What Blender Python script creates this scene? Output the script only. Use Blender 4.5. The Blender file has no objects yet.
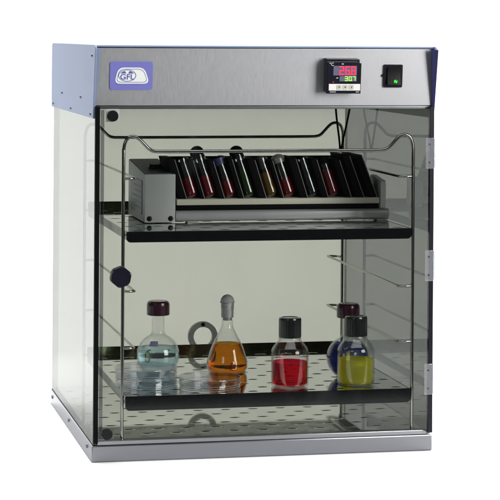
import bpy, bmesh, math, random
from mathutils import Vector, Matrix
random.seed(4)
S = bpy.context.scene
C = S.collection
R = math.radians

# ------------------------------------------------------------------ materials
def new_mat(name):
    m = bpy.data.materials.new(name); m.use_nodes = True
    nt = m.node_tree; nt.nodes.clear()
    out = nt.nodes.new('ShaderNodeOutputMaterial')
    return m, nt, out

def N(nt, t, **kw):
    n = nt.nodes.new(t)
    for k, v in kw.items(): setattr(n, k, v)
    return n

def math_node(nt, op, a, b=None, c=None):
    n = nt.nodes.new('ShaderNodeMath'); n.operation = op
    for i, v in enumerate((a, b, c)):
        if v is None: continue
        if isinstance(v, (int, float)): n.inputs[i].default_value = v
        else: nt.links.new(v, n.inputs[i])
    return n.outputs[0]

def principled(name, col, rough=.4, metal=0., bump=0., scale=60., stretch=(1,1,1), rvar=0., cvar=0., spec=.5, trans=0., ior=1.45, coat=0., emit=None, aniso=0.):
    m, nt, out = new_mat(name)
    p = N(nt, 'ShaderNodeBsdfPrincipled')
    p.inputs['Base Color'].default_value = (*col, 1)
    p.inputs['Roughness'].default_value = rough
    p.inputs['Metallic'].default_value = metal
    p.inputs['Specular IOR Level'].default_value = spec
    p.inputs['Transmission Weight'].default_value = trans
    p.inputs['IOR'].default_value = ior
    p.inputs['Coat Weight'].default_value = coat
    p.inputs['Anisotropic'].default_value = aniso
    if emit:
        p.inputs['Emission Color'].default_value = (*emit[0], 1)
        p.inputs['Emission Strength'].default_value = emit[1]
    nt.links.new(p.outputs[0], out.inputs[0])
    if bump or rvar or cvar:
        tc = N(nt, 'ShaderNodeTexCoord'); mp = N(nt, 'ShaderNodeMapping')
        mp.inputs['Scale'].default_value = stretch
        nz = N(nt, 'ShaderNodeTexNoise'); nz.inputs['Scale'].default_value = scale; nz.inputs['Detail'].default_value = 6
        nt.links.new(tc.outputs['Object'], mp.inputs[0]); nt.links.new(mp.outputs[0], nz.inputs['Vector'])
        if bump:
            b = N(nt, 'ShaderNodeBump'); b.inputs['Strength'].default_value = bump; b.inputs['Distance'].default_value = .002
            nt.links.new(nz.outputs[0], b.inputs['Height']); nt.links.new(b.outputs[0], p.inputs['Normal'])
        if rvar:
            v = math_node(nt, 'MULTIPLY_ADD', nz.outputs[0], rvar * 2, rough - rvar)
            nt.links.new(v, p.inputs['Roughness'])
        if cvar:
            mx = N(nt, 'ShaderNodeMix', data_type='RGBA')
            mx.inputs['A'].default_value = (*[c * (1 - cvar) for c in col], 1)
            mx.inputs['B'].default_value = (*[min(1, c * (1 + cvar)) for c in col], 1)
            nt.links.new(nz.outputs[0], mx.inputs['Factor']); nt.links.new(mx.outputs['Result'], p.inputs['Base Color'])
    return m

def pane(name, tint, f0=.04, fmax=1., edge=None, epw=6., cloud=0., cloudcol=(.8,.82,.85), rough=0., pw=5., smear=0.):
    """clear sheet plastic or thin glass: tinted see-through body with a Fresnel reflection"""
    m, nt, out = new_mat(name)
    lw = N(nt, 'ShaderNodeLayerWeight'); lw.inputs['Blend'].default_value = .5
    f5 = math_node(nt, 'POWER', lw.outputs['Facing'], pw)
    fac = math_node(nt, 'MULTIPLY_ADD', f5, fmax - f0, f0)
    tr = N(nt, 'ShaderNodeBsdfTransparent'); tr.inputs[0].default_value = (*tint, 1)
    if edge:
        e = math_node(nt, 'POWER', lw.outputs['Facing'], epw)
        mx = N(nt, 'ShaderNodeMix', data_type='RGBA')
        mx.inputs['A'].default_value = (*tint, 1); mx.inputs['B'].default_value = (*edge, 1)
        nt.links.new(e, mx.inputs['Factor']); nt.links.new(mx.outputs['Result'], tr.inputs[0])
    body = tr.outputs[0]
    if cloud:
        d = N(nt, 'ShaderNodeBsdfDiffuse'); d.inputs[0].default_value = (*cloudcol, 1)
        t2 = N(nt, 'ShaderNodeBsdfTranslucent'); t2.inputs[0].default_value = (*cloudcol, 1)
        a = N(nt, 'ShaderNodeMixShader'); a.inputs[0].default_value = .5
        nt.links.new(d.outputs[0], a.inputs[1]); nt.links.new(t2.outputs[0], a.inputs[2])
        ms = N(nt, 'ShaderNodeMixShader'); ms.inputs[0].default_value = cloud
        if smear:      # dust and wipe marks: sparse streaks on the sheet
            tc = N(nt, 'ShaderNodeTexCoord'); mp = N(nt, 'ShaderNodeMapping'); mp.inputs['Scale'].default_value = (1, 1, .45); mp.inputs['Rotation'].default_value = (0, .5, 0)
            n1 = N(nt, 'ShaderNodeTexNoise'); n1.inputs['Scale'].default_value = 38; n1.inputs['Detail'].default_value = 5
            n2 = N(nt, 'ShaderNodeTexNoise'); n2.inputs['Scale'].default_value = 5
            nt.links.new(tc.outputs['Object'], mp.inputs[0]); nt.links.new(mp.outputs[0], n1.inputs['Vector']); nt.links.new(tc.outputs['Object'], n2.inputs['Vector'])
            v = math_node(nt, 'MULTIPLY', n1.outputs[0], n2.outputs[0])
            mr = N(nt, 'ShaderNodeMapRange'); mr.inputs['From Min'].default_value = .335; mr.inputs['From Max'].default_value = .46
            mr.inputs['To Min'].default_value = cloud; mr.inputs['To Max'].default_value = smear
            nt.links.new(v, mr.inputs['Value']); nt.links.new(mr.outputs[0], ms.inputs[0])
        nt.links.new(body, ms.inputs[1]); nt.links.new(a.outputs[0], ms.inputs[2]); body = ms.outputs[0]
    gl = N(nt, 'ShaderNodeBsdfGlossy'); gl.inputs['Roughness'].default_value = rough; gl.inputs[0].default_value = (1, 1, 1, 1)
    ms = N(nt, 'ShaderNodeMixShader')
    nt.links.new(fac, ms.inputs[0]); nt.links.new(body, ms.inputs[1]); nt.links.new(gl.outputs[0], ms.inputs[2])
    nt.links.new(ms.outputs[0], out.inputs[0])
    return m

M = {}
M['steel'] = principled('brushed_steel', (.48, .485, .505), .43, 1., bump=.022, scale=900, stretch=(1, 1, .04), rvar=.06, cvar=.05)
M['base_steel'] = principled('base_steel', (.215, .22, .24), .33, 1., bump=.04, scale=700, stretch=(.04, 1, 1), rvar=.06, cvar=.06)
M['sill'] = principled('sill_steel', (.25, .252, .27), .3, 1., rvar=.05, scale=200)
M['blue'] = principled('blue_paint', (.205, .252, .365), .5, 0., spec=.15, bump=.03, scale=1500, cvar=.02, rvar=.03)
M['navy_plastic'] = principled('navy_black_plastic', (.005, .0048, .011), .32, 0., cvar=.2, rvar=.06, spec=.25)
M['black'] = principled('black_plastic', (.005, .005, .006), .35, 0., rvar=.08, cvar=.2, spec=.2)
M['matt_black'] = principled('matt_black', (.003, .003, .0035), .6, 0., rvar=.1, cvar=.3, spec=.06)
M['screw'] = principled('screw_metal', (.16, .165, .2), .35, 1., rvar=.08)
M['chrome'] = principled('chrome_wire', (.34, .33, .31), .12, 1., rvar=.04, scale=90)
M['lip'] = principled('polished_lip', (.005, .005, .006), .10, 0., rvar=.04, scale=40, spec=.28)  # black base colour stands in for the dark room mirrored in the steel
M['back_lip'] = principled('polished_back_lip', (.12, .108, .055), .12, 1., rvar=.06, scale=14, cvar=.7)  # dark golden tint paints in the reflections of the polished steel
M['navy_shade'] = principled('navy_shade', (.022, .022, .075), .45, 0., rvar=.05, cvar=.1, spec=.15)  # navy stands in for shade on the right cheek's inner face
M['floor_mirror'] = principled('polished_floor', (.74, .75, .72), .05, 1., rvar=.03, scale=25)
M['door'] = pane('smoked_door_acrylic', (.872, .882, .874), .002, 1., cloud=.001, smear=.02)
M['side'] = pane('darkened_side_acrylic', (.305, .314, .305), .03, .55, pw=4.2)  # right panel: smoke tint deepened to stand in for a dark studio beyond
M['side_lightened'] = pane('lightened_side_acrylic', (.60, .625, .595), .03, .37, pw=4.)  # left panel of the same acrylic, tint lightened to look brightly lit
M['hinge'] = pane('clear_hinge_plastic', (.90, .91, .94), .07, 1., edge=(.35, .37, .46), cloud=.2, cloudcol=(.86, .88, .92))
M['glass'] = pane('laboratory_glass', (.965, .97, .97), .03, .9, edge=(.30, .32, .33), pw=4.5)
M['dish'] = pane('clear_polystyrene', (.95, .955, .968), .035, .45, edge=(.22, .225, .25), epw=12., pw=6.)
M['rim'] = pane('polystyrene_rim', (.85, .86, .88), .10, .9, cloud=.22, cloudcol=(.8, .82, .85))
M['tube_glass'] = pane('tube_glass', (.9, .91, .91), .05, 1., edge=(.5, .52, .52), pw=3.)
M['maroon'] = principled('maroon_cap', (.035, .006, .016), .22, 0., rvar=.08, cvar=.2, coat=.3)
M['cap'] = principled('black_cap', (.006, .006, .007), .2, 0., rvar=.06, cvar=.2, coat=.4)
M['foil'] = principled('grey_foil', (.36, .36, .37), .45, .6, bump=.5, scale=180, cvar=.2)
M['rubber'] = principled('grey_rubber', (.33, .33, .33), .55, bump=.1, scale=300, cvar=.1)
M['grey'] = principled('grey_enamel', (.34, .36, .365), .42, 0., cvar=.06, rvar=.05, bump=.02, scale=500)
M['dark_grey'] = principled('dark_grey_enamel', (.03, .03, .036), .4, 0., cvar=.2)
M['bar'] = principled('grey_bar', (.38, .385, .395), .35, .25, rvar=.05, scale=30, cvar=.05)
M['cream'] = principled('cream_ledge', (.60, .58, .48), .45, cvar=.06)
M['plate'] = principled('rating_plate', (.16, .165, .22), .4, .3, cvar=.1)
M['endplate'] = principled('pale_grey_plate', (.62, .63, .61), .45, cvar=.05)
M['badge_blue'] = principled('badge_blue', (.16, .16, .47), .4, cvar=.03)
M['badge_white'] = principled('badge_white', (.74, .77, .74), .4, cvar=.03)
M['badge_ink'] = principled('badge_ink', (.09, .09, .34), .4, cvar=.05)
M['strip'] = principled('key_strip', (.74, .74, .70), .5, cvar=.03)
M['key'] = principled('key_rubber', (.50, .50, .44), .5, cvar=.04)
M['lcd'] = principled('display_window', (.12, .125, .19), .25, cvar=.04)
M['red_led'] = principled('red_digits', (.5, .01, .05), .4, emit=((.85, .03, .11), .9), cvar=.02)
M['green_led'] = principled('green_digits', (.2, .5, .05), .4, emit=((.38, .8, .10), .9), cvar=.02)
M['green_lamp'] = principled('green_lamp', (.02, .3, .02), .3, emit=((.05, .75, .06), .9), cvar=.02)
M['print'] = principled('white_print', (.55, .55, .6), .5, cvar=.03)
M['fin_edge'] = principled('pale_fin_edge', (.16, .155, .14), .5, cvar=.5, scale=120)
M['catch_plate'] = principled('catch_plate_steel', (.42, .42, .41), .4, .2, cvar=.1)
M['ring'] = principled('grey_ring_plastic', (.62, .63, .61), .45, cvar=.08)
M['label'] = principled('violet_label', (.40, .38, .58), .5, cvar=.1)

def liquid(name, col, ior=1.33, milk=.12):
    m, nt, out = new_mat(name)
    g = N(nt, 'ShaderNodeBsdfGlass'); g.inputs['IOR'].default_value = ior; g.inputs['Roughness'].default_value = 0
    g.inputs[0].default_value = (*col, 1)
    tc = N(nt, 'ShaderNodeTexCoord'); nz = N(nt, 'ShaderNodeTexNoise'); nz.inputs['Scale'].default_value = 20
    mx = N(nt, 'ShaderNodeMix', data_type='RGBA')
    mx.inputs['A'].default_value = (*[c * .95 for c in col], 1); mx.inputs['B'].default_value = (*col, 1)
    nt.links.new(tc.outputs['Object'], nz.inputs['Vector']); nt.links.new(nz.outputs[0], mx.inputs['Factor'])
    nt.links.new(mx.outputs['Result'], g.inputs[0])
    d = N(nt, 'ShaderNodeBsdfTranslucent'); nt.links.new(mx.outputs['Result'], d.inputs[0])
    d2 = N(nt, 'ShaderNodeBsdfDiffuse'); nt.links.new(mx.outputs['Result'], d2.inputs[0])
    md = N(nt, 'ShaderNodeMixShader'); md.inputs[0].default_value = .45
    nt.links.new(d.outputs[0], md.inputs[1]); nt.links.new(d2.outputs[0], md.inputs[2])
    ms = N(nt, 'ShaderNodeMixShader'); ms.inputs[0].default_value = milk
    nt.links.new(g.outputs[0], ms.inputs[1]); nt.links.new(md.outputs[0], ms.inputs[2]); nt.links.new(ms.outputs[0], out.inputs[0])
    return m
M['l_cyan'] = liquid('pale_cyan_liquid', (.76, .89, .93), milk=.06)
M['l_amber'] = liquid('amber_liquid', (.94, .52, .10), milk=.05)
M['l_red'] = liquid('red_liquid', (.88, .012, .075), milk=.12)
M['l_yellow'] = liquid('yellow_liquid', (.97, .94, .10), milk=.35)
M['l_blue'] = liquid('dark_blue_liquid', (.10, .15, .50))
M['t_red'] = liquid('tube_red', (.92, .012, .06), milk=.30)
M['t_amber'] = liquid('tube_amber', (.85, .50, .06), milk=.34)
M['t_green'] = liquid('tube_green', (.30, .62, .15), milk=.10)
M['t_clear'] = liquid('tube_pale', (.6, .72, .72), milk=.02)

def back_mat():
    m, nt, out = new_mat('opal_back_acrylic')
    d = N(nt, 'ShaderNodeBsdfDiffuse'); t = N(nt, 'ShaderNodeBsdfTranslucent'); g = N(nt, 'ShaderNodeBsdfGlossy')
    tc = N(nt, 'ShaderNodeTexCoord'); nz = N(nt, 'ShaderNodeTexNoise'); nz.inputs['Scale'].default_value = 9; nz.inputs['Detail'].default_value = 5
    nt.links.new(tc.outputs['Object'], nz.inputs['Vector'])
    mx = N(nt, 'ShaderNodeMix', data_type='RGBA')
    mx.inputs['A'].default_value = (.605, .61, .568, 1); mx.inputs['B'].default_value = (.655, .66, .615, 1)
    nt.links.new(nz.outputs[0], mx.inputs['Factor'])
    nt.links.new(mx.outputs['Result'], d.inputs[0]); nt.links.new(mx.outputs['Result'], t.inputs[0])
    g.inputs['Roughness'].default_value = .12
    a = N(nt, 'ShaderNodeMixShader'); a.inputs[0].default_value = .62
    nt.links.new(d.outputs[0], a.inputs[1]); nt.links.new(t.outputs[0], a.inputs[2])
    b = N(nt, 'ShaderNodeMixShader'); b.inputs[0].default_value = .05
    nt.links.new(a.outputs[0], b.inputs[1]); nt.links.new(g.outputs[0], b.inputs[2])
    nt.links.new(b.outputs[0], out.inputs[0])
    return m
M['back'] = back_mat()

def perforated(name='perforated_mirror_steel', base=(.70, .71, .69), rough=.02):
    """mirror polished steel with staggered round holes punched through"""
    m, nt, out = new_mat(name)
    tc = N(nt, 'ShaderNodeTexCoord'); sp = N(nt, 'ShaderNodeSeparateXYZ')
    nt.links.new(tc.outputs['Object'], sp.inputs[0])
    px, py = .043, .034
    v = math_node(nt, 'DIVIDE', sp.outputs[1], py)
    row = math_node(nt, 'FLOOR', v)
    odd = math_node(nt, 'MULTIPLY', math_node(nt, 'FLOORED_MODULO', row, 2.), .5)
    u = math_node(nt, 'ADD', math_node(nt, 'DIVIDE', sp.outputs[0], px), odd)
    du = math_node(nt, 'MULTIPLY', math_node(nt, 'SUBTRACT', math_node(nt, 'FRACT', u), .5), px)
    dv = math_node(nt, 'MULTIPLY', math_node(nt, 'SUBTRACT', math_node(nt, 'FRACT', v), .5), py)
    dw = math_node(nt, 'MULTIPLY', dv, 2.2)
    r = math_node(nt, 'SQRT', math_node(nt, 'ADD', math_node(nt, 'MULTIPLY', du, du), math_node(nt, 'MULTIPLY', dw, dw)))
    hole = math_node(nt, 'LESS_THAN', r, .0066)
    p = N(nt, 'ShaderNodeBsdfPrincipled'); p.inputs['Metallic'].default_value = 1; p.inputs['Roughness'].default_value = .05
    p.inputs['Base Color'].default_value = (*base, 1)
    # dished rim: the height falls towards each hole
    h = math_node(nt, 'SMOOTH_MIN', r, .0095, .002)
    b = N(nt, 'ShaderNodeBump'); b.inputs['Strength'].default_value = .35; b.inputs['Distance'].default_value = .3
    nt.links.new(h, b.inputs['Height']); nt.links.new(b.outputs[0], p.inputs['Normal'])
    nz = N(nt, 'ShaderNodeTexNoise'); nz.inputs['Scale'].default_value = 30; nt.links.new(tc.outputs['Object'], nz.inputs['Vector'])
    nt.links.new(math_node(nt, 'MULTIPLY_ADD', nz.outputs[0], .06, rough), p.inputs['Roughness'])
    tr = N(nt, 'ShaderNodeBsdfTransparent')
    ms = N(nt, 'ShaderNodeMixShader')
    nt.links.new(hole, ms.inputs[0]); nt.links.new(p.outputs[0], ms.inputs[1]); nt.links.new(tr.outputs[0], ms.inputs[2])
    nt.links.new(ms.outputs[0], out.inputs[0])
    return m
M['perf'] = perforated()
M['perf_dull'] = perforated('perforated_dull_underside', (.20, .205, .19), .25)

# ------------------------------------------------------------------ mesh helpers
def link_mesh(name, bm, mat, parent=None, loc=(0, 0, 0), smooth=20):
    me = bpy.data.meshes.new(name)
    bmesh.ops.recalc_face_normals(bm, faces=bm.faces)
    bm.to_mesh(me); bm.free()
    o = bpy.data.objects.new(name, me); C.objects.link(o)
    o.location = loc
    for mm in (mat if isinstance(mat, (list, tuple)) else [mat]): me.materials.append(mm)
    if smooth:
        for p in me.polygons: p.use_smooth = True
        me.set_sharp_from_angle(angle=R(smooth))
    if parent: o.parent = parent
    return o

def thing(name, label, cat, loc=(0, 0, 0), group=None, rot=None):
    o = bpy.data.objects.new(name, None); C.objects.link(o)
    o.empty_display_size = .02
    o.location = loc
    if rot: o.rotation_euler = rot
    o['label'] = label; o['category'] = cat
    if group: o['group'] = group
    return o

def box(bm, x0, x1, y0, y1, z0, z1, bev=0., seg=2, mi=0, mtx=None):
    vs = [bm.verts.new((x, y, z)) for z in (z0, z1) for y in (y0, y1) for x in (x0, x1)]
    fs = [bm.faces.new([vs[i] for i in q]) for q in ((0,2,3,1),(4,5,7,6),(0,1,5,4),(2,6,7,3),(0,4,6,2),(1,3,7,5))]
    for f in fs: f.material_index = mi
    if bev:
        es = list({e for f in fs for e in f.edges})
        r = bmesh.ops.bevel(bm, geom=es, offset=bev, segments=seg, profile=.5, affect='EDGES', clamp_overlap=True)
        vs = list({v for v in vs if v.is_valid} | set(r['verts']))
        for f in r['faces']: f.material_index = mi
    if mtx: bmesh.ops.transform(bm, matrix=mtx, verts=[v for v in vs if v.is_valid])
    return vs

def B(name, x0, x1, y0, y1, z0, z1, mat, parent=None, bev=.001, seg=2, mtx=None):
    bm = bmesh.new(); box(bm, x0, x1, y0, y1, z0, z1, bev, seg, 0, mtx)
    return link_mesh(name, bm, mat, parent)

def rrect(x0, x1, z0, z1, r, n=6):
    """rounded rectangle outline; r = one radius or (bl, br, tr, tl)"""
    rs = r if isinstance(r, (tuple, list)) else (r,) * 4
    pts = []
    for (cx, cz, a0, rr, sx, sz) in ((x0, z0, 180, rs[0], 1, 1), (x1, z0, 270, rs[1], -1, 1), (x1, z1, 0, rs[2], -1, -1), (x0, z1, 90, rs[3], 1, -1)):
        if rr <= 0: pts.append((cx, cz)); continue
        for i in range(n + 1):
            a = R(a0 + 90 * i / n)
            pts.append((cx + sx * rr + rr * math.cos(a), cz + sz * rr + rr * math.sin(a)))
    return pts

def round_poly(pts, r, n=5):
    """round the corners of a convex outline"""
    out = []
    k = len(pts)
    for i in range(k):
        p0, p1, p2 = Vector(pts[i - 1]), Vector(pts[i]), Vector(pts[(i + 1) % k])
        a = (p0 - p1).normalized(); b = (p2 - p1).normalized()
        for j in range(n + 1):
            t = j / n
            out.append(tuple((p1 + a * r) * (1 - t) ** 2 + p1 * 2 * t * (1 - t) + (p1 + b * r) * t ** 2))
    return out

def prism(bm, pts, d0, d1, axis='y', bev=0., mtx=None, mi=0):
    """extrude a 2-D outline along an axis: y -> outline in (x,z); x -> outline in (y,z); z -> outline in (x,y)"""
    def P(a, b, d):
        return {'y': (a, d, b), 'x': (d, a, b), 'z': (a, b, d)}[axis]
    v0 = [bm.verts.new(P(a, b, d0)) for a, b in pts]; v1 = [bm.verts.new(P(a, b, d1)) for a, b in pts]
    n = len(pts)
    f0 = bm.faces.new(v0); f1 = bm.faces.new(v1[::-1]); fs = [f0, f1]
    for i in range(n): fs.append(bm.faces.new((v0[i], v1[i], v1[(i + 1) % n], v0[(i + 1) % n])))
    for f in fs: f.material_index = mi
    vs = v0 + v1
    if bev:
        es = list(f0.edges) + list(f1.edges)
        r = bmesh.ops.bevel(bm, geom=es, offset=bev, segments=2, profile=.5, affect='EDGES', clamp_overlap=True)
        vs = list({v for v in vs if v.is_valid} | set(r['verts']))
    if mtx: bmesh.ops.transform(bm, matrix=mtx, verts=vs)

def PR(name, pts, d0, d1, mat, parent=None, axis='y', bev=0., mtx=None):
    bm = bmesh.new(); prism(bm, pts, d0, d1, axis, bev, mtx)
    return link_mesh(name, bm, mat, parent)

def ring_prism(bm, outer, inner, d0, d1, mtx=None):
    n = len(outer); L = []
    for pts, d in ((outer, d0), (outer, d1), (inner, d1), (inner, d0)):
        L.append([bm.verts.new((a, d, b)) for a, b in pts])
    for k in range(4):
        A, Bq = L[k], L[(k + 1) % 4]
        for i in range(n): bm.faces.new((A[i], A[(i + 1) % n], Bq[(i + 1) % n], Bq[i]))
    if mtx: bmesh.ops.transform(bm, matrix=mtx, verts=[v for l in L for v in l])

def lathe(bm, prof, seg=48, close=False, mtx=None, ribs=None):
    """revolve (radius, z) pairs about z; long straight runs get support rings so that shading stays true"""
    pp = [prof[0]]
    for (r0, z0), (r1, z1) in zip(prof, prof[1:]):
        l = math.hypot(r1 - r0, z1 - z0)
        if l > .0068 and min(r0, r1) > 1e-5:
            for k in (.0007 / l, 1 - .0007 / l): pp.append((r0 + (r1 - r0) * k, z0 + (z1 - z0) * k))
        pp.append((r1, z1))
    prof = pp
    rings = []; vs = []
    for r, z in prof:
        if r < 1e-6: rings.append([bm.verts.new((0, 0, z))])
        else:
            ring = []
            for i in range(seg):
                a = 2 * math.pi * i / seg
                rr = r + (ribs[0] * (1 if i % 2 else -1) if ribs and ribs[1] <= z <= ribs[2] else 0)
                ring.append(bm.verts.new((rr * math.cos(a), rr * math.sin(a), z)))
            rings.append(ring)
        vs += rings[-1]
    pairs = list(zip(rings, rings[1:])) + ([(rings[-1], rings[0])] if close else [])
    for A, Bq in pairs:
        if len(A) == 1 and len(Bq) == 1: continue
        for i in range(seg):
            j = (i + 1) % seg
            if len(A) == 1: bm.faces.new((A[0], Bq[j], Bq[i]))
            elif len(Bq) == 1: bm.faces.new((A[i], A[j], Bq[0]))
            else: bm.faces.new((A[i], A[j], Bq[j], Bq[i]))
    if mtx: bmesh.ops.transform(bm, matrix=mtx, verts=vs)

def LA(name, prof, mat, parent=None, loc=(0, 0, 0), seg=48, close=False, mtx=None, ribs=None, smooth=35):
    bm = bmesh.new(); lathe(bm, prof, seg, close, mtx, ribs)
    return link_mesh(name, bm, mat, parent, loc, smooth)

def catmull(pts, sub=6):
    P = [Vector(p) for p in pts]; out = []
    for i in range(len(P) - 1):
        p0 = P[i - 1] if i else P[0] * 2 - P[1]
        p1, p2 = P[i], P[i + 1]
        p3 = P[i + 2] if i + 2 < len(P) else p2 * 2 - p1
        for k in range(sub):
            t = k / sub
            out.append(.5 * ((2 * p1) + (p2 - p0) * t + (2 * p0 - 5 * p1 + 4 * p2 - p3) * t * t + (3 * p1 - p0 - 3 * p2 + p3) * t ** 3))
    out.append(P[-1]); return out

def tube(bm, pts, r, seg=12, sub=6):
    P = catmull(pts, sub) if sub > 1 else [Vector(p) for p in pts]
    T = []
    for i in range(len(P)):
        T.append((P[min(i + 1, len(P) - 1)] - P[max(i - 1, 0)]).normalized())
    up = Vector((0, 0, 1)) if abs(T[0].z) < .9 else Vector((0, 1, 0))
    nrm = T[0].cross(up).normalized(); rings = []
    for i, p in enumerate(P):
        nrm = (nrm - T[i] * nrm.dot(T[i])).normalized(); b = T[i].cross(nrm)
        rings.append([bm.verts.new(p + r * (nrm * math.cos(2 * math.pi * k / seg) + b * math.sin(2 * math.pi * k / seg))) for k in range(seg)])
    for A, Bq in zip(rings, rings[1:]):
        for k in range(seg): bm.faces.new((A[k], A[(k + 1) % seg], Bq[(k + 1) % seg], Bq[k]))
    bm.faces.new(rings[0]); bm.faces.new(rings[-1][::-1])

def TU(name, pts, r, mat, parent=None, seg=12, sub=6):
    bm = bmesh.new(); tube(bm, pts, r, seg, sub)
    return link_mesh(name, bm, mat, parent, smooth=50)

def text_mesh(name, body, size, depth, mat, parent, mtx, align='CENTER', sx=1.):
    cu = bpy.data.curves.new('lettering_curve', 'FONT')
    cu.body = body; cu.size = size; cu.extrude = depth; cu.align_x = align; cu.align_y = 'CENTER'; cu.offset = size * .012
    t = bpy.data.objects.new('lettering_curve', cu); C.objects.link(t)
    bpy.context.view_layer.update()
    me = bpy.data.meshes.new_from_object(t.evaluated_get(bpy.context.evaluated_depsgraph_get()))
    bpy.data.objects.remove(t); bpy.data.curves.remove(cu)
    me.name = name
    me.transform(mtx @ Matrix.Rotation(R(90), 4, 'X') @ Matrix.Scale(sx, 4, (1, 0, 0)))
    me.materials.clear(); me.materials.append(mat)
    o = bpy.data.objects.new(name, me); C.objects.link(o); o.parent = parent
    return o

SEG = {'0': 'abcdef', '2': 'abged', '3': 'abgcd', '6': 'afgedc', '7': 'abc', '8': 'abcdefg'}
def seven(bm, ch, x, z, w, h, t, d0, d1, mtx):
    q = h / 2
    rect = {'a': (x, x + w, z + h - t, z + h), 'g': (x, x + w, z + q - t / 2, z + q + t / 2), 'd': (x, x + w, z, z + t),
            'f': (x, x + t, z + q, z + h - t * .6), 'b': (x + w - t, x + w, z + q, z + h - t * .6),
            'e': (x, x + t, z + t * .6, z + q), 'c': (x + w - t, x + w, z + t * .6, z + q)}
    for k, s in enumerate(SEG[ch]):
        a, b, c, d = rect[s]
        box(bm, a, b, d0 - k * 2e-5, d1, c, d, 0, 2, 0, mtx)

# ------------------------------------------------------------------ dimensions (metres)
W, D = .496, .485
ZB, ZC, ZP, ZT = .0235, .485, .503, .589          # base top, cheek bottom, hood panel bottom, hood top
XL, XR, YF, YR = .0435, .472, .015, .420          # wire rack corners
Z_UP, Z_LO = .3235, .0895                          # shelf surfaces

# ------------------------------------------------------------------ the setting: a white studio table with a swept-up back
def sweep():
    bm = bmesh.new()
    prof = [(-.44, 0.)]
    prof += [(-.2, 0), (.5, 0), (1.1, 0)]
    for i in range(1, 13):
        a = R(90 * i / 12); prof.append((1.1 + .7 * math.sin(a), .7 - .7 * math.cos(a)))
    prof += [(1.8, 1.3), (1.8, 2.6)]
    th = .02
    low = []
    for i, (y, z) in enumerate(prof):
        y0, z0 = prof[max(i - 1, 0)]; y1, z1 = prof[min(i + 1, len(prof) - 1)]
        l = math.hypot(y1 - y0, z1 - z0); low.append((y + th * (z1 - z0) / l, z - th * (y1 - y0) / l))
    loop = prof + low[::-1]
    prism(bm, loop, -2.6, 3.0, 'x')
    o = link_mesh('ground', bm, principled('white_paper', (.90, .90, .90), .7, 0., bump=.01, scale=400, cvar=.01, spec=.1))
    o['kind'] = 'structure'
sweep()

# ------------------------------------------------------------------ the incubator cabinet
inc = thing('incubator_cabinet', 'benchtop incubator cabinet with brushed steel hood, pale blue cheeks and smoked see-through door', 'incubator', (0, 0, 0))

# base tray, its sill and screws
bm = bmesh.new(); box(bm, -.002, W + .002, -.003, D + .003, .0004, ZB, .0016, 2)
base = link_mesh('base_tray', bm, M['base_steel'], inc)
def screw(parent, y, z, x=-.003, r=.0034):
    m = Matrix.Translation((x, y, z)) @ Matrix.Rotation(R(-90), 4, 'Y')
    bm = bmesh.new(); lathe(bm, [(0, .0016), (r * .55, .0016), (r * .9, .0010), (r, 0), (r, -.001), (0, -.001)], 20, mtx=m)
    box(bm, -r * .7, r * .7, -.0004, .0004, .0015, .0019, 0, mtx=m)
    return link_mesh('screw', bm, M['screw'], parent)
for y in (.0416, .2463, .4542): screw(base, y, .0155, -.0022)
B('door_sill', .006, W - .006, -.0015, .012, ZB + .0002, .0305, M['sill'], inc, .0012)
B('chamber_floor', .0055, W - .0055, .0125, D - .0065, ZB + .0006, .0285, M['perf'], inc, .0006)

# walls of the chamber
def side_panel(x0, x1, mat):
    B('side_panel', x0, x1, .001, D - .006, ZB + .0012, ZP - .004, mat, inc, .0004, 1)
side_panel(0, .005, M['side_lightened']); side_panel(W - .005, W, M['side'])
B('panel_shade_strip', -.0004, .0052, -.0005, D - .004, ZB + .0001, ZB + .0011, M['matt_black'], inc, 0)  # black strip painting in the shadow line along the base's top edge
B('back_panel', .0002, W - .0002, D - .0055, D - .0005, ZB + .0012, ZP - .004, M['back'], inc, .0004, 1)
def circ(cx, cz, r, n=48): return [(cx + r * math.cos(2 * math.pi * i / n), cz + r * math.sin(2 * math.pi * i / n)) for i in range(n)]
bm = bmesh.new(); ring_prism(bm, circ(.2490, .1046, .0248), circ(.2490, .1046, .0158), D - .0125, D - .0056)
prt = link_mesh('port_ring', bm, M['ring'], inc)
LA('screw', [(0, .0012), (.0028, .0012), (.0034, 0), (0, 0)], M['black'], prt, (0, 0, 0), 20, mtx=Matrix.Translation((.2490, D - .0126, .1246)) @ Matrix.Rotation(R(90), 4, 'X'))

M['post'] = pane('grey_acrylic_post', (.62, .62, .64), .03, .8)
B('corner_post', .0088, .0138, .0020, .0060, ZB + .0085, ZP - .006, M['post'], inc, .0003, 1)
# door
door = B('door', .0062, W - .0062, -.0085, -.0035, .0312, .5012, M['door'], inc, .0003, 1)
B('edge_strip', -.0004, .0060, -.0090, -.0012, .0275, .5020, M['matt_black'], door, .0005)
B('edge_strip', W - .0060, W + .0005, -.0090, -.0012, .0275, .5020, M['navy_plastic'], door, .0005)
# six-lobed door knob
kn = round_poly([(.0345 + .0158 * math.cos(R(60 * i + 20)), .2638 + .0158 * math.sin(R(60 * i + 20))) for i in range(6)], .0030, 5)
bm = bmesh.new(); prism(bm, kn, -.030, -.014, 'y', .0022)
knob = link_mesh('door_knob', bm, M['navy_plastic'], inc)
LA('knob_stem', [(0, 0), (.0075, 0), (.0075, .0058), (0, .0058)], M['black'], knob, seg=24, mtx=Matrix.Translation((.0345, -.0086, .2638)) @ Matrix.Rotation(R(90), 4, 'X'))
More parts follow.
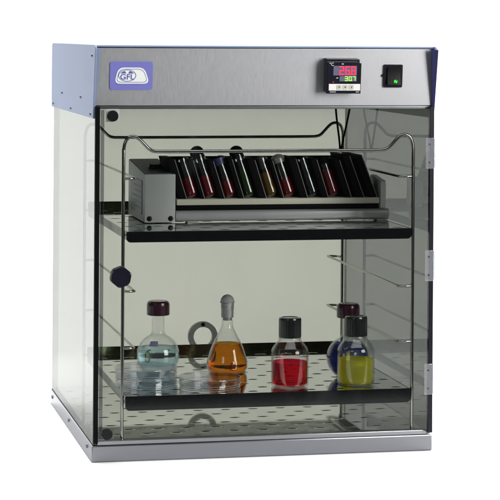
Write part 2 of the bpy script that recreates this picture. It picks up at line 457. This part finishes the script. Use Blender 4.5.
# magnetic catches at the two left-hand corners
for (x, z, pl) in ((.0232, .4892, 1), (.0180, .0418, 0)):
    if pl: cp = B('catch_plate', x - .0090, x + .0096, -.0105, -.0087, z - .0085, z + .0098, M['catch_plate'], door, .0004)
    pts = [(x + .0088 * math.cos(R(60 * i + 12)), z + .0088 * math.sin(R(60 * i + 12))) for i in range(6)]
    bm = bmesh.new(); prism(bm, round_poly(pts, .003), -.0175, -.0106 if pl else -.0087, 'y', .0012)
    link_mesh('corner_catch', bm, M['black'], door)
# hinges
for z0 in (.0834, .2484, .4119):
    z1 = z0 + .0445
    bm = bmesh.new()
    box(bm, W - .0125, W - .0010, -.0122, -.0092, z0, z1, .0006)
    h = link_mesh('hinge', bm, M['hinge'], inc)
    for zz in (z0 + .009, z1 - .009):
        LA('hinge_screw', [(0, .0008), (.0013, .0008), (.0017, 0), (0, 0)], M['chrome'], h, seg=16, mtx=Matrix.Translation((W - .0075, -.0123, zz)) @ Matrix.Rotation(R(90), 4, 'X'))
    bm = bmesh.new()
    for k in range(3):
        a = z0 + .0003 + k * .0148
        lathe(bm, [(0, a), (.0032, a), (.0036, a + .0004), (.0036, a + .0134), (.0032, a + .0140), (0, a + .0140)], 20, mtx=Matrix.Translation((W + .0036, -.0098, 0)))
    link_mesh('hinge_knuckle', bm, M['hinge'], h)
    B('hinge_leaf', W + .0008, W + .0036, -.0060, .0200, z0 + .001, z1 - .001, M['hinge'], h, .0006)

# hood: two painted cheeks, a top cover, a rear sheet and the steel front
def cheek(x0, x1, inner):
    pts = [(-.0004, ZC), (D + .002, ZC)]
    for i in range(7):
        a = R(90 * i / 6); pts.append((D + .002 - .010 + .010 * math.cos(a), ZT - .010 + .010 * math.sin(a)))
    for i in range(7):
        a = R(90 + 90 * i / 6); pts.append((-.0205 + .007 + .007 * math.cos(a), ZT - .007 + .007 * math.sin(a)))
    o = PR('side_cheek', pts, x0, x1, M['blue'], inc, 'x', .0008)
    # left: tapering flange behind the steel front; right: strip standing in for shade
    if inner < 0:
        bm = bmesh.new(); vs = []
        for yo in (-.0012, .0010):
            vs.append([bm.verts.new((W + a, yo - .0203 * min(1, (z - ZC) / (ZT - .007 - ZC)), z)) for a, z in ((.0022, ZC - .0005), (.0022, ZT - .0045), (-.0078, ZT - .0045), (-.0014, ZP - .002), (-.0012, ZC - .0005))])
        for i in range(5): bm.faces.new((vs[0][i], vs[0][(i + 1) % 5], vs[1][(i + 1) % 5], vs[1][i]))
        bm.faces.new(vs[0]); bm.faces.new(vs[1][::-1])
        link_mesh('cheek_shade_strip', bm, M['navy_shade'], o, smooth=0)
        return o
    q = [(0, ZP), (0, ZT - .004), (inner * .0052, ZT - .004), (inner * .0014, ZP)]
    xb = x1 if inner > 0 else x0
    bm = bmesh.new()
    vs = []
    for yo in (.0005, .0022):
        vs.append([bm.verts.new((xb + a, yo - .0180 * (z - ZC) / (ZT - ZC), z)) for a, z in q])
    for i in range(4): bm.faces.new((vs[0][i], vs[0][(i + 1) % 4], vs[1][(i + 1) % 4], vs[1][i]))
    bm.faces.new(vs[0]); bm.faces.new(vs[1][::-1])
    link_mesh('flange', bm, M['blue'], o, smooth=0)
    return o
chl = cheek(-.0032, -.0002, 1)
for y, z in ((.0075, .5739), (.3452, .5117), (.1256, .5116), (.4589, .4912), (.2389, .4912), (.0200, .4907)): screw(chl, y, z, -.0032, .0026)
chr_ = cheek(W - .0012, W + .0016, -1)
B('top_cover', 0, W - .0014, -.0120, D + .0005, ZT - .0028, ZT - .0002, M['blue'], inc, .0008)
B('hood_rear', 0, W - .0014, D - .0003, D + .0017, ZC + .002, ZT - .003, M['blue'], inc, .0004)
B('chamber_roof', .0005, W - .0005, .004, D - .0062, ZP - .0036, ZP - .0016, M['dark_grey'], inc, .0003)

# tilted front panel: local frame u = x, v = outward, w = up the slope
ta = math.atan2(.008, .083)
F = Matrix.Translation((0, -.001, ZP)) @ Matrix.Rotation(ta, 4, 'X')   # local -y is outward, local z runs up the slope
HP = (ZT - .0032 - ZP) / math.cos(ta)
fp = B('front_panel', .0002, W - .0016, 0, .0016, .0004, HP - .0006, M['steel'], inc, .0005, 2, F)
B('panel_lip', .0015, W - .0035, .0008, .0030, ZP - .0045, ZP - .0003, M['sill'], inc, .0004)
def w_of(z): return (z - ZP) / math.cos(ta)
# name badge
bz0, bz1 = w_of(.5260), w_of(.5658)
bd = PR('name_badge', rrect(.0200, .0810, bz0, bz1, .0032), -.0014, -.0002, M['badge_blue'], inc, 'y', .0003, F)
zc = w_of(.5458)
trap = [(.0262, zc - .0112), (.0768, zc - .0112), (.0690, zc + .0118), (.0318, zc + .0118)]
PR('badge_field', round_poly(trap, .0085, 6), -.0019, -.0014, M['badge_white'], bd, 'y', 0, F)
mid = Vector((.0513, zc))
def shrink(pts, fx, fz): return [(mid.x + (a - mid.x) * fx, mid.y + (b - mid.y) * fz) for a, b in pts]
rp = round_poly(trap, .0085, 6)
bm = bmesh.new(); ring_prism(bm, shrink(rp, .91, .83), shrink(rp, .885, .78), -.0021, -.0018, F); link_mesh('badge_outline', bm, M['badge_ink'], bd, smooth=0)
def ell(cx, cz, a, b, n=40): return [(cx + a * math.cos(2 * math.pi * i / n), cz + b * math.sin(2 * math.pi * i / n)) for i in range(n)]
ox, oz = .0445, zc + .0004
bm = bmesh.new(); ring_prism(bm, ell(ox, oz, .0128, .0084), ell(ox, oz, .0119, .0077), -.0021, -.0018, F)
prism(bm, [(ox - .0100, oz + .0030), (ox - .0012, oz + .0030), (ox - .0035, oz + .0066), (ox - .0062, oz + .0056)], -.0021, -.0018, 'y', 0, F)
prism(bm, [(ox + .0012, oz + .0030), (ox + .0100, oz + .0030), (ox + .0060, oz + .0058), (ox + .0035, oz + .0066)], -.0021, -.0018, 'y', 0, F)
link_mesh('badge_oval', bm, M['badge_ink'], bd, smooth=0)
text_mesh('badge_lettering', 'GFL', .0108, .0001, M['badge_ink'], bd, F @ Matrix.Translation((ox, -.0021, oz - .0022)), sx=1.12)

# temperature controller (stands proud of the panel)
cx0, cx1 = .3312, .3810
cz0, cz1 = w_of(.5238), w_of(.5725)
tc_ = B('temperature_controller', cx0 - .0004, cx1 - .0012, -.0170, -.0002, cz0 + .0005, cz1 - .0003, M['navy_plastic'], inc, .0012, 2, F)
oc = [(cx0 - .0008, cz0 - .0006), (cx1, cz0 - .0006), (cx1, cz1 - .006), (cx1 - .006, cz1 - .0035), (cx0 - .0008, cz1 - .0035)]
PR('bezel', oc, -.0215, -.0171, M['navy_plastic'], tc_, 'y', .0007, F)
fy = -.0216
B('display_window', .3395, .3742, fy - .0004, fy + .0002, w_of(.5494), w_of(.5632), M['lcd'], tc_, 0, 2, F)
B('display_window', .3490, .3742, fy - .0004, fy + .0002, w_of(.5410), w_of(.5486), M['lcd'], tc_, 0, 2, F)
bm = bmesh.new()
for i, ch in enumerate('268'): seven(bm, ch, .3479 + i * .0087, w_of(.5500), .0071, .0128, .0019, fy - .0008, fy - .0005, F)
box(bm, .3632, .3647, fy - .0008, fy - .0005, w_of(.5500), w_of(.5500) + .0015, 0, 2, 0, F)
link_mesh('red_digits', bm, M['red_led'], tc_, smooth=0)
bm = bmesh.new()
for i, ch in enumerate('307'): seven(bm, ch, .3566 + i * .0057, w_of(.5414), .0045, .0070, .00115, fy - .0008, fy - .0005, F)
box(bm, .3665, .3674, fy - .0008, fy - .0005, w_of(.5414), w_of(.5414) + .0010, 0, 2, 0, F)
link_mesh('green_digits', bm, M['green_led'], tc_, smooth=0)
text_mesh('unit_mark', '\u00b0C', .0062, .0001, M['print'], tc_, F @ Matrix.Translation((.3366, fy - .0002, w_of(.5652))))
bm = bmesh.new()
for a, b, c, h in ((.3515, .3545, .5652, .0013), (.3440, .3470, .5452, .0011), (.3350, .3440, .5252, .0010), (.3735, .3785, .5252, .0010)):
    B('printed_mark', a, b, fy - .0003, fy, w_of(c), w_of(c) + h, M['print'], tc_, 0, 2, F)
B('red_lamp', .3392, .3405, fy - .0004, fy, w_of(.5392), w_of(.5392) + .0013, M['red_led'], tc_, 0, 2, F)
B('key_strip', .3333, .3798, fy - .0006, fy, w_of(.5277), w_of(.5372), M['strip'], tc_, .0002, 1, F)
for i in range(3):
    x = .3450 + i * .0090
    bm = bmesh.new(); prism(bm, rrect(x, x + .0070, w_of(.5290), w_of(.5360), .0012), fy - .0013, fy - .0007, 'y', .0002, F)
    zz = w_of(.5325); s = .0016
    tri = ([(x + .0035 - s, zz), (x + .0035, zz + s), (x + .0035 + s, zz)], [(x + .0035 - s, zz + s * .6), (x + .0035, zz - s * .6), (x + .0035 + s, zz + s * .6)], [(x + .0035, zz - s), (x + .0035 + s, zz + s), (x + .0035 - s * .2, zz + s * .6)])[i]
    k = link_mesh('key', bm, M['key'], tc_)
    PR('key_mark', tri, fy - .0016, fy - .0013, M['dark_grey'], tc_, 'y', 0, F)

# rocker switch
sw = PR('rocker_switch', rrect(.4205, .4478, w_of(.5300), w_of(.5632), .0015), -.0040, -.0002, M['navy_plastic'], inc, 'y', .0007, F)
sx0, sx1, sa, sb = .4245, .4442, w_of(.5335), w_of(.5605)
bm = bmesh.new(); sm = (sa + sb) / 2
prism(bm, [(-.0042, sa), (-.0095, sa + .001), (-.0062, sm), (-.0072, sb - .001), (-.0042, sb)], sx0, sx1, 'x', .0004, F)
rk = link_mesh('rocker', bm, M['black'], sw)
bm = bmesh.new()
prism(bm, [(.4338, sa + .0038), (.4362, sa + .0052), (.4362, sa + .0085), (.4338, sa + .0070)], -.0102, -.0080, 'y', 0, F)
prism(bm, [(.4364, sa + .0030), (.4385, sa + .0044), (.4385, sa + .0075), (.4364, sa + .0060)], -.0102, -.0080, 'y', 0, F)
link_mesh('green_lamp', bm, M['green_lamp'], sw, smooth=0)
LA('switch_tab', [(0, .003), (.0018, .003), (.0022, 0), (0, 0)], M['black'], sw, seg=16, mtx=F @ Matrix.Translation((.4192, -.0002, sm)) @ Matrix.Rotation(R(90), 4, 'X'))

# temperature probe: two leads hanging from the roof to one point on the rear upright
TU('probe_lead', [(.4545, .405, .4990), (.4570, .405, .470), (.4625, .406, .430), (.4640, .408, .412)], .0017, M['matt_black'], inc, 8)
TU('probe_lead', [(.4815, .405, .4990), (.4765, .405, .470), (.4680, .406, .430), (.4655, .408, .412)], .0017, M['matt_black'], inc, 8)

# ------------------------------------------------------------------ the wire rack inside
rack = thing('wire_rack', 'bent chrome wire rack standing inside the smoked cabinet and carrying both shelves', 'rack', ((XL + XR) / 2, (YF + YR) / 2, .0287))
def rack_obj(name, pts_list, r, seg=14, sub=5):
    bm = bmesh.new()
    for pts in pts_list: tube(bm, pts, r, seg, sub)
    bmesh.ops.translate(bm, verts=bm.verts, vec=-Vector(rack.location))
    return link_mesh(name, bm, M['chrome'], rack, smooth=50)
for name, y in (('front_hoop', YF), ('rear_hoop', YR)):
    pts = [(XL, y, .029), (XL, y, .15), (XL, y, .30), (XL, y, .425), (XL + .0003, y, .441), (XL + .003, y, .452), (XL + .0085, y, .4578), (XL + .016, y, .4583), (XL + .023, y, .4545),
           (XL + .033, y, .4445), (XL + .038, y, .4402), (XL + .0445, y, .4378), (XL + .060, y, .4372), (.20, y, .4372), (.32, y, .4374)]
    e = [(XR, y, .029), (XR, y, .15), (XR, y, .30), (XR, y, .425), (XR - .0003, y, .442), (XR - .003, y, .4535), (XR - .0085, y, .4592), (XR - .016, y, .4598), (XR - .023, y, .456),
         (XR - .033, y, .4455), (XR - .038, y, .4408), (XR - .0445, y, .4384), (XR - .060, y, .4376)]
    rack_obj(name, [pts + e[::-1]], .0025)
for sgn, x in ((1, XL), (-1, XR)):
    off = .0175 if sgn > 0 else .0205
    for z in (.399, Z_UP - .0041, .2385, .1575, Z_LO - .0041):
        xi = x + sgn * off
        rack_obj('shelf_rail', [[(x + sgn * .001, YF + .001, z), (x + sgn * off * .5, YF - .0005, z), (x + sgn * off * .86, YF + .002, z), (xi, YF + .010, z), (xi, .10, z), (xi, .30, z),
                 (xi, YR + .004, z), (xi - sgn * .0015, YR + .013, z), (xi - sgn * .006, YR + .016, z), (x + sgn * .006, YR + .012, z), (x + sgn * .001, YR + .0022, z)]], .00195, 12)

# ------------------------------------------------------------------ shelves
def shelf(z, lh, label):
    x0, x1, y0, y1 = .0485, .4675, .0085, YR - .0035
    t = thing('mirror_shelf', label, 'shelf', ((x0 + x1) / 2, (y0 + y1) / 2, z), 'perforated mirror shelves on the rack')
    loc = Vector(t.location)
    def add(name, bm, mat):
        bmesh.ops.translate(bm, verts=bm.verts, vec=-loc); return link_mesh(name, bm, mat, t)
    bm = bmesh.new(); box(bm, x0 + .0012, x1 - .0012, y0 + .0018, y1 - .0014, z - .0014, z, 0); add('tray_sheet', bm, M['perf'])
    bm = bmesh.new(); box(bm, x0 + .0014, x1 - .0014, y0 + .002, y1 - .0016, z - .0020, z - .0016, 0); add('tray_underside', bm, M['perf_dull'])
    bm = bmesh.new(); prism(bm, rrect(x0 - .001, x1 + .001, z - lh, z + .0004, (.006, .006, .001, .001)), y0, y0 + .0016, 'y', .0005); add('front_lip', bm, M['lip'])
    bm = bmesh.new(); prism(bm, rrect(x0, x1, z - .003, z + .0110, (.001, .001, .003, .003)), y1 - .0012, y1, 'y', .0004); add('back_lip', bm, M['back_lip'])
    for a, b in ((x0, x0 + .0010), (x1 - .0010, x1)):
        bm = bmesh.new(); box(bm, a, b, y0 + .0018, y1 - .0014, z - .012, z + .0003, 0); add('side_lip', bm, M['lip'])
    return t
shelf(Z_UP, .0150, 'upper polished perforated shelf holding the grey tube rocker')
shelf(Z_LO, .0200, 'lower polished perforated shelf holding the flasks, bottles and petri dishes')

# ------------------------------------------------------------------ tube rocker on the upper shelf
YD = .138
roc = thing('tube_rocker', 'grey laboratory tube rocker with black slotted rack on the upper shelf', 'rocker', (.28, .20, Z_UP))
RL = -Vector(roc.location)
def rpart(name, bm, mat, parent=None, smooth=35):
    if parent is None: bmesh.ops.translate(bm, verts=bm.verts, vec=RL)
    else: bmesh.ops.translate(bm, verts=bm.verts, vec=RL)
    return link_mesh(name, bm, mat, parent or roc, smooth=smooth)
Z0 = Z_UP + .0003
# end housing with its sloped dark top
bm = bmesh.new(); prism(bm, [(YD, Z0 + .001), (.292, Z0 + .001), (.292, .4100), (YD, .3962)], .0943, .1412, 'x', .0014); hs = rpart('end_housing', bm, M['grey'])
bm = bmesh.new(); prism(bm, [(YD + .006, .3970), (.286, .4098), (.286, .4108), (YD + .006, .3980)], .0965, .1392, 'x', 0); rpart('housing_top', bm, M['dark_grey'], hs)
bm = bmesh.new(); lathe(bm, [(0, .006), (.009, .006), (.011, 0), (0, 0)], 24, mtx=Matrix.Translation((.120, .20, .4024)) @ Matrix.Rotation(math.atan2(.0138, .154), 4, 'X')); rpart('top_knob', bm, M['black'], hs)
bm = bmesh.new(); box(bm, .0932, .0942, .158, .262, .335, .386, .0003); lp = rpart('rating_plate', bm, M['plate'], hs)
bm = bmesh.new()
for k in range(5): box(bm, .0929, .0932, .168, .190 + .012 * (k % 3) + .03, .3425 + k * .0080, .3455 + k * .0080, 0)
rpart('plate_lines', bm, M['dark_grey'], hs, 0)
for x in (.1020, .1340):
    bm = bmesh.new(); lathe(bm, [(0, .0022), (.0020, .0022), (.0024, .0010), (.0038, .0008), (.0040, 0), (0, 0)], 20, mtx=Matrix.Translation((x, YD, .3305)) @ Matrix.Rotation(R(90), 4, 'X')); rpart('screw', bm, M['black'], hs)
# rounded front bar, cream ledge, black backing, right end plate, foot
bm = bmesh.new(); prism(bm, round_poly([(YD - .001, .3255), (YD + .030, .3255), (YD + .030, .3418), (YD - .001, .3418)], .0055, 6), .1415, .4712, 'x', .002); rpart('base_bar', bm, M['bar'])
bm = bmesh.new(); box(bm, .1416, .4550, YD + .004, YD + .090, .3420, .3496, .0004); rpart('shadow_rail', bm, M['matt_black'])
bm = bmesh.new(); box(bm, .1432, .4558, YD, YD + .095, .3498, .3590, .0012); rpart('ledge', bm, M['cream'])
bm = bmesh.new(); prism(bm, round_poly([(YD - .001, .3422), (YD + .060, .3422), (YD + .060, .3900), (YD - .001, .3838)], .003), .4575, .4655, 'x', .0012); rpart('end_plate', bm, M['endplate'])
for x in (.160, .4530):
    bm = bmesh.new(); box(bm, x, x + .018, YD + .004, YD + .024, Z0, .3256, .0006); rpart('foot', bm, M['endplate'])
zb, zt = .3592, .4225
bm = bmesh.new(); prism(bm, [(.1450, zb), (.4500, zb), (.4240, .4180), (.1300, .4180)], YD + .080, YD + .088, 'y', .0008); rpart('backing', bm, M['matt_black'])
tops = [.150, .1775, .2080, .2375, .2720, .2990, .3360, .3680]
# (right edge at the bottom, thickness, lean in degrees, front setback)
feet_x = [x + .0205 for x in tops]
fins = []
for i, fx in enumerate(feet_x):
    gap = fx - .0104 - (feet_x[i - 1] + .0104 if i else .1455)
    fins.append((fx - .0107, min(gap - .0008, .0125), 17.6, .006))
fins += [(.4135, .0105, 18.5, .004), (.4330, .0120, 20.5, .002), (.4535, .0120, 21.5, .002)]
for i, (xb, wd, ln, yf_) in enumerate(fins):
    def sl(xr_, w_, z1_):
        d_ = -(z1_ - zb) * math.tan(R(ln)); return [(xr_ - w_, zb), (xr_, zb), (xr_ + d_, z1_), (xr_ - w_ + d_, z1_)]
    top = zt + (.0008 if i > 8 else -.0030 - .0012 * (i % 3))
    bm = bmesh.new(); prism(bm, sl(xb, wd, top), YD + yf_, YD + .078, 'y', .0008)
    f = rpart('rack_fin', bm, M['matt_black'])
    bm = bmesh.new(); prism(bm, sl(xb - .0003, .0013, top - .002), YD + yf_ - .0013, YD + yf_ - .0001, 'y', 0)  # thin pale strip along the right front edge of each fin
    rpart('fin_edge', bm, M['fin_edge'], f, 0)

# tubes: each lies in its slot
spec = [('t_red', 'none', .030, 'short dim red-filled tube nearest the grey housing'),
        ('t_red', 'black', .034, 'red-filled tube with black bulb cap, left of the two black-capped tubes'),
        ('t_red', 'blue', .026, 'red-filled tube with dull blue cap between the two black-capped tubes'),
        ('t_green', 'black', .046, 'greenish tube with black bulb cap, right of the two black-capped tubes'),
        ('t_amber', 'grey', .038, 'amber-filled tube with grey plug in the middle of the rocker'),
        ('t_red', 'frost', .028, 'red-filled tube with frosted white domed top beside the amber tube'),
        ('t_clear', 'none', .044, 'uncapped pale clear tube with bright glassy edge'),
        ('t_red', 'dark', .040, 'red-filled tube with flat dark cap nearest the two empty black fins')]
M['cap_blue'] = principled('dull_blue_cap', (.03, .045, .12), .35, cvar=.1)
M['frost'] = pane('frosted_glass', (.75, .74, .72), .08, .9, cloud=.5, cloudcol=(.55, .53, .5), rough=.3)
for (liq, cap, hl, lab), tx in zip(spec, tops):
    r = .0098
    t = thing('sample_tube', lab, 'tube', (tx + .0205, YD + .016, zb + .0012), 'sample tubes leaning in the rocker', (R(-8), -R(17.3 + (len(lab) % 5 - 2) * .35), 0))
    L = .066 if cap == 'black' else .060
    o = [(0, 0), (r * .55, .0006), (r * .88, .003), (r, .007), (r, L)]
    i_ = [(r - .0009, L), (r - .0009, .008), (r * .8, .004), (r * .5, .0018), (0, .0012)]
    LA('tube_glass', o + i_, M['tube_glass'], t, seg=28)
    LA('liquid', [(0, .0014), (r * .5, .002), (r * .8, .0042), (r - .0011, .0085), (r - .0011, hl), (0, hl)], M[liq], t, seg=28)
    if cap in ('black', 'dark', 'blue'):
        mt = {'black': M['cap'], 'dark': M['matt_black'], 'blue': M['cap_blue']}[cap]
        if cap == 'black': pr = [(0, L - .005), (r + .0004, L - .005), (r + .0005, L - .002)] + [(.0108 * math.cos(R(a)), L + .0045 + .0098 * math.sin(R(a))) for a in range(-35, 90, 12)] + [(0, L + .0143)]
        else: pr = [(0, L - .009), (r + .0008, L - .009), (r + .0008, L + .001), (r - .001, L + .0022), (0, L + .0022)]
        LA('cap', pr, mt, t, seg=28)
    elif cap == 'grey':
        LA('plug', [(0, L - .016), (r - .0012, L - .016), (r - .0012, L + .001), (r * .8, L + .0025), (0, L + .003)], M['dark_grey'], t, seg=28)
    elif cap == 'frost':
        LA('cap', [(r + .0004, L - .007)] + [((r + .0006) * math.cos(R(a)), L - .001 + .008 * math.sin(R(a))) for a in range(0, 90, 12)] + [(0, L + .007)], M['frost'], t, seg=28)

# ------------------------------------------------------------------ glassware on the lower shelf
def smooth_prof(pts, sub=5):
    return [(max(p.x, 0), p.y) for p in catmull([(a, b, 0) for a, b in pts], sub)]
ZG = Z_LO + .0003
def round_flask(x, y, liq, level, label, cap_mat, tag):
    t = thing('round_flask', label, 'flask', (x, y, ZG), 'round-bellied flasks with maroon caps')
    rb, cz = .0325, .0290
    prof = [(0, 0), (.0140, 0), (.0175, .0012)]
    a0 = -math.acos(.0190 / rb) * 1.0
    for i in range(17):
        a = a0 + (R(66) - a0) * i / 16
        prof.append((rb * math.cos(a), cz + rb * math.sin(a)))
    prof += [(.0108, .0612), (.0099, .0645), (.0097, .072), (.0097, .094)]
    inner = [(max(0, r - .0012), z + (.0013 if r < .02 and z < .01 else 0)) for r, z in prof[::-1]]
    LA('glass_body', prof + inner, M['glass'], t, seg=64, smooth=60)
    lq = [(0, .0018)]
    for i in range(25):
        z = .0021 + (level - .0021) * i / 24
        lq.append((math.sqrt(max(.0002 ** 2, (rb - .0014) ** 2 - (z - cz) ** 2)) if z > .004 else min(.0165 + (z - .0021) * 2.2, math.sqrt((rb - .0014) ** 2 - (z - cz) ** 2)), z))
    lq.append((0, level))
    LA('liquid', lq, M[liq], t, seg=64, smooth=60)
    LA('cap', [(0, .0895), (.0165, .0895), (.0172, .0903), (.0172, .1050), (.0166, .1085), (.0140, .1108), (.0, .1113)], cap_mat, t, seg=60, ribs=(.00022, .0901, .1052))
    if tag:
        bm = bmesh.new()
        A = [R(a) for a in (-128, -121, -114, -107, -100)]
        v = [[bm.verts.new(((rb + .0003) * math.cos(e) * math.cos(a), (rb + .0003) * math.cos(e) * math.sin(a), cz + (rb + .0003) * math.sin(e))) for a in A] for e in (R(30), R(38), R(46))]
        for q, w in zip(v, v[1:]):
            for k in range(4): bm.faces.new((q[k], q[k + 1], w[k + 1], w[k]))
        bmesh.ops.solidify(bm, geom=bm.faces[:], thickness=.0002)
        link_mesh('paper_label', bm, M['label'], t)
    return t
round_flask(.1268, .200, 'l_cyan', .0405, 'round-bellied flask of pale blue liquid with maroon screw cap', M['maroon'], True)
round_flask(.4045, .125, 'l_blue', .0500, 'round-bellied flask of dark blue liquid behind the yellow bottle', M['maroon'], False)

# conical flask
t = thing('conical_flask', 'conical flask of amber liquid closed with a grey foil stopper', 'flask', (.2338, .200, ZG))
cone = [(0, 0), (.0245, 0), (.0288, .0018), (.0310, .0070), (.0314, .0130), (.0300, .0205), (.0255, .0346), (.0210, .0456), (.0158, .0555), (.0108, .0655), (.0088, .0740), (.0084, .0980), (.0090, .1000)]
cp = smooth_prof(cone[2:], 4); prof = cone[:2] + cp
LA('glass_body', prof + [(max(0, r - .0011), z + (.0012 if z < .003 else 0)) for r, z in prof[::-1]], M['glass'], t, seg=64, smooth=60)
lv = .0440
lq = [(0, .0016)] + [(max(0, r - .0014), max(z, .0016)) for r, z in prof[1:] if z < lv] + [(.0203, lv), (0, lv)]
LA('liquid', lq, M['l_amber'], t, seg=64, smooth=60)
st = LA('stopper', [(0, .0790), (.0070, .0790), (.0072, .0960), (.0098, .0962), (.0100, .1050), (.0096, .1062), (0, .1062)], M['foil'], t, seg=40)
LA('stopper_top', [(.0118, .1062)] + [(.0106 * math.cos(R(a)), .1075 + .0108 * math.sin(R(a))) for a in range(0, 90, 10)] + [(0, .1183)], M['rubber'], st, seg=40)
LA('foil_sleeve', [(.0091, .0835), (.0095, .0836), (.0096, .1000), (.0103, .1003), (.0103, .0998), (.0091, .0990)], M['foil'], st, seg=40, close=True)

# square-shouldered reagent bottles
def bottle(x, y, liq, level, label):
    t = thing('reagent_bottle', label, 'bottle', (x, y, ZG), 'reagent bottles with black screw caps')
    r = .0274
    prof = [(0, .0022), (.0205, .0012), (.0225, 0), (.0250, .0004), (.0268, .0020), (r, .0050), (r, .0500), (.0269, .0530), (.0250, .0570), (.0205, .0630), (.0172, .0668), (.0156, .0692), (.0150, .0720), (.0150, .0780)]
    LA('glass_body', prof + [(max(0, q - .0014), z + (.0016 if z < .004 else 0)) for q, z in prof[::-1]], M['glass'], t, seg=64, smooth=50)
    LA('liquid', [(0, .0042), (.0205, .0034), (.0240, .0038), (.0254, .0054), (.0257, .0070), (.0257, level), (0, level)], M[liq], t, seg=64, smooth=50)
    LA('screw_cap', [(0, .0715), (.0158, .0715), (.0164, .0722), (.0164, .0985), (.0156, .1005), (.0120, .1010), (.0115, .1004), (0, .1004)], M['cap'], t, seg=72, ribs=(.0002, .0721, .0986))
    LA('neck_ring', [(.0158, .0690), (.0172, .0694), (.0172, .0706), (.0158, .0710)], M['glass'], t, seg=48, close=True)
    return t
bottle(.2985, .0580, 'l_red', .0362, 'reagent bottle of red liquid with tall black ribbed cap')
bottle(.3988, .0580, 'l_yellow', .0382, 'reagent bottle of yellow liquid with tall black ribbed cap')

# petri dishes
def dish(x, y, z, label):
    t = thing('petri_dish', label, 'petri dish', (x, y, z), 'clear petri dishes at the front of the lower shelf')
    r = .0436
    LA('dish_base', [(0, 0), (r - .0004, 0), (r, .0005), (r, .0115), (r - .0012, .0115), (r - .0012, .0013), (0, .0013)], M['dish'], t, seg=72)
    rl = .0454
    LA('dish_lid', [(0, .0138), (rl - .0005, .0138), (rl, .0133), (rl, .0040), (rl - .0012, .0040), (rl - .0012, .0126), (0, .0126)], M['dish'], t, seg=72)
    LA('rim', [(rl - .0006, .0136), (rl + .0004, .0136), (rl + .0006, .0130), (rl - .0002, .0126)], M['rim'], t, seg=72, close=True)
    LA('rim', [(r - .0002, .0004), (r + .0007, .0004), (r + .0008, .0013), (r - .0002, .0016)], M['rim'], t, seg=72, close=True)
    LA('rim', [(rl - .0002, .0040), (rl + .0006, .0040), (rl + .0006, .0048), (rl - .0002, .0050)], M['rim'], t, seg=72, close=True)
    return t
dish(.0925, .100, ZG, 'lower dish of the stack of two clear petri dishes at the left')
dish(.0918, .1005, ZG + .0140, 'upper dish of the stack of two clear petri dishes at the left')
dish(.1842, .084, ZG, 'single clear petri dish in front of the amber conical flask')

# ------------------------------------------------------------------ light
w = bpy.data.worlds.new('World'); S.world = w; w.use_nodes = True
bg = w.node_tree.nodes['Background']; bg.inputs[0].default_value = (.9, .95, 1, 1); bg.inputs[1].default_value = .10

def area(name, loc, target, sx, sy, power, col=(1, 1, 1)):
    l = bpy.data.lights.new(name, 'AREA'); l.shape = 'RECTANGLE'; l.size = sx; l.size_y = sy; l.energy = power; l.color = col
    o = bpy.data.objects.new(name, l); C.objects.link(o); o.location = loc
    d = Vector(target) - Vector(loc); o.rotation_euler = d.to_track_quat('-Z', 'Y').to_euler()
    return o
area('overhead_softbox', (.25, -.15, 2.5), (.25, -.05, 0), 2.6, 2.4, 95)
area('backdrop_lamp', (.25, .75, 2.4), (.25, 1.7, .3), 3.0, .6, 72)
area('key_softbox', (2.05, -2.3, 1.0), (.3, 0, .35), 1.3, 1.5, 80, (1, .985, .96))
area('fill_softbox', (-1.5, -2.2, 1.2), (.2, .2, .2), .6, .6, 5)
area('back_panel_lamp', (.27, 1.02, .26), (.27, .485, .22), .26, .26, 4.2)

# ------------------------------------------------------------------ camera: level view camera with the back shifted down
cx, cy, cz, yaw, roll, f, pox, poy = -.4159, -2.9557, .6067, .2112, .0067, 2110.6, 246.47, 33.37
cd = bpy.data.cameras.new('camera'); cam = bpy.data.objects.new('camera', cd); C.objects.link(cam); S.camera = cam
rv = Vector((math.cos(yaw), -math.sin(yaw), 0)); fw = Vector((math.sin(yaw), math.cos(yaw), 0)); uv = Vector((0, 0, 1))
rc = rv * math.cos(roll) + uv * math.sin(roll); uc = uv * math.cos(roll) - rv * math.sin(roll)
mw = Matrix((rc, uc, -fw)).transposed().to_4x4(); mw.translation = (cx, cy, cz)
cam.matrix_world = mw
cd.sensor_width = 36; cd.lens = f / 500 * 36; cd.shift_x = (250 - pox) / 500; cd.shift_y = (poy - 250) / 500
cd.clip_end = 100; cd.clip_start = .05

S.render.resolution_x = S.render.resolution_y = 1024
S.view_settings.view_transform = 'Standard'; S.view_settings.look = 'None'; S.view_settings.exposure = 0; S.view_settings.gamma = 1
try:
    S.cycles.max_bounces = 16; S.cycles.transmission_bounces = 14; S.cycles.glossy_bounces = 8; S.cycles.transparent_max_bounces = 40
    S.cycles.diffuse_bounces = 4; S.cycles.use_denoising = True; S.cycles.sample_clamp_indirect = 6
except Exception: pass
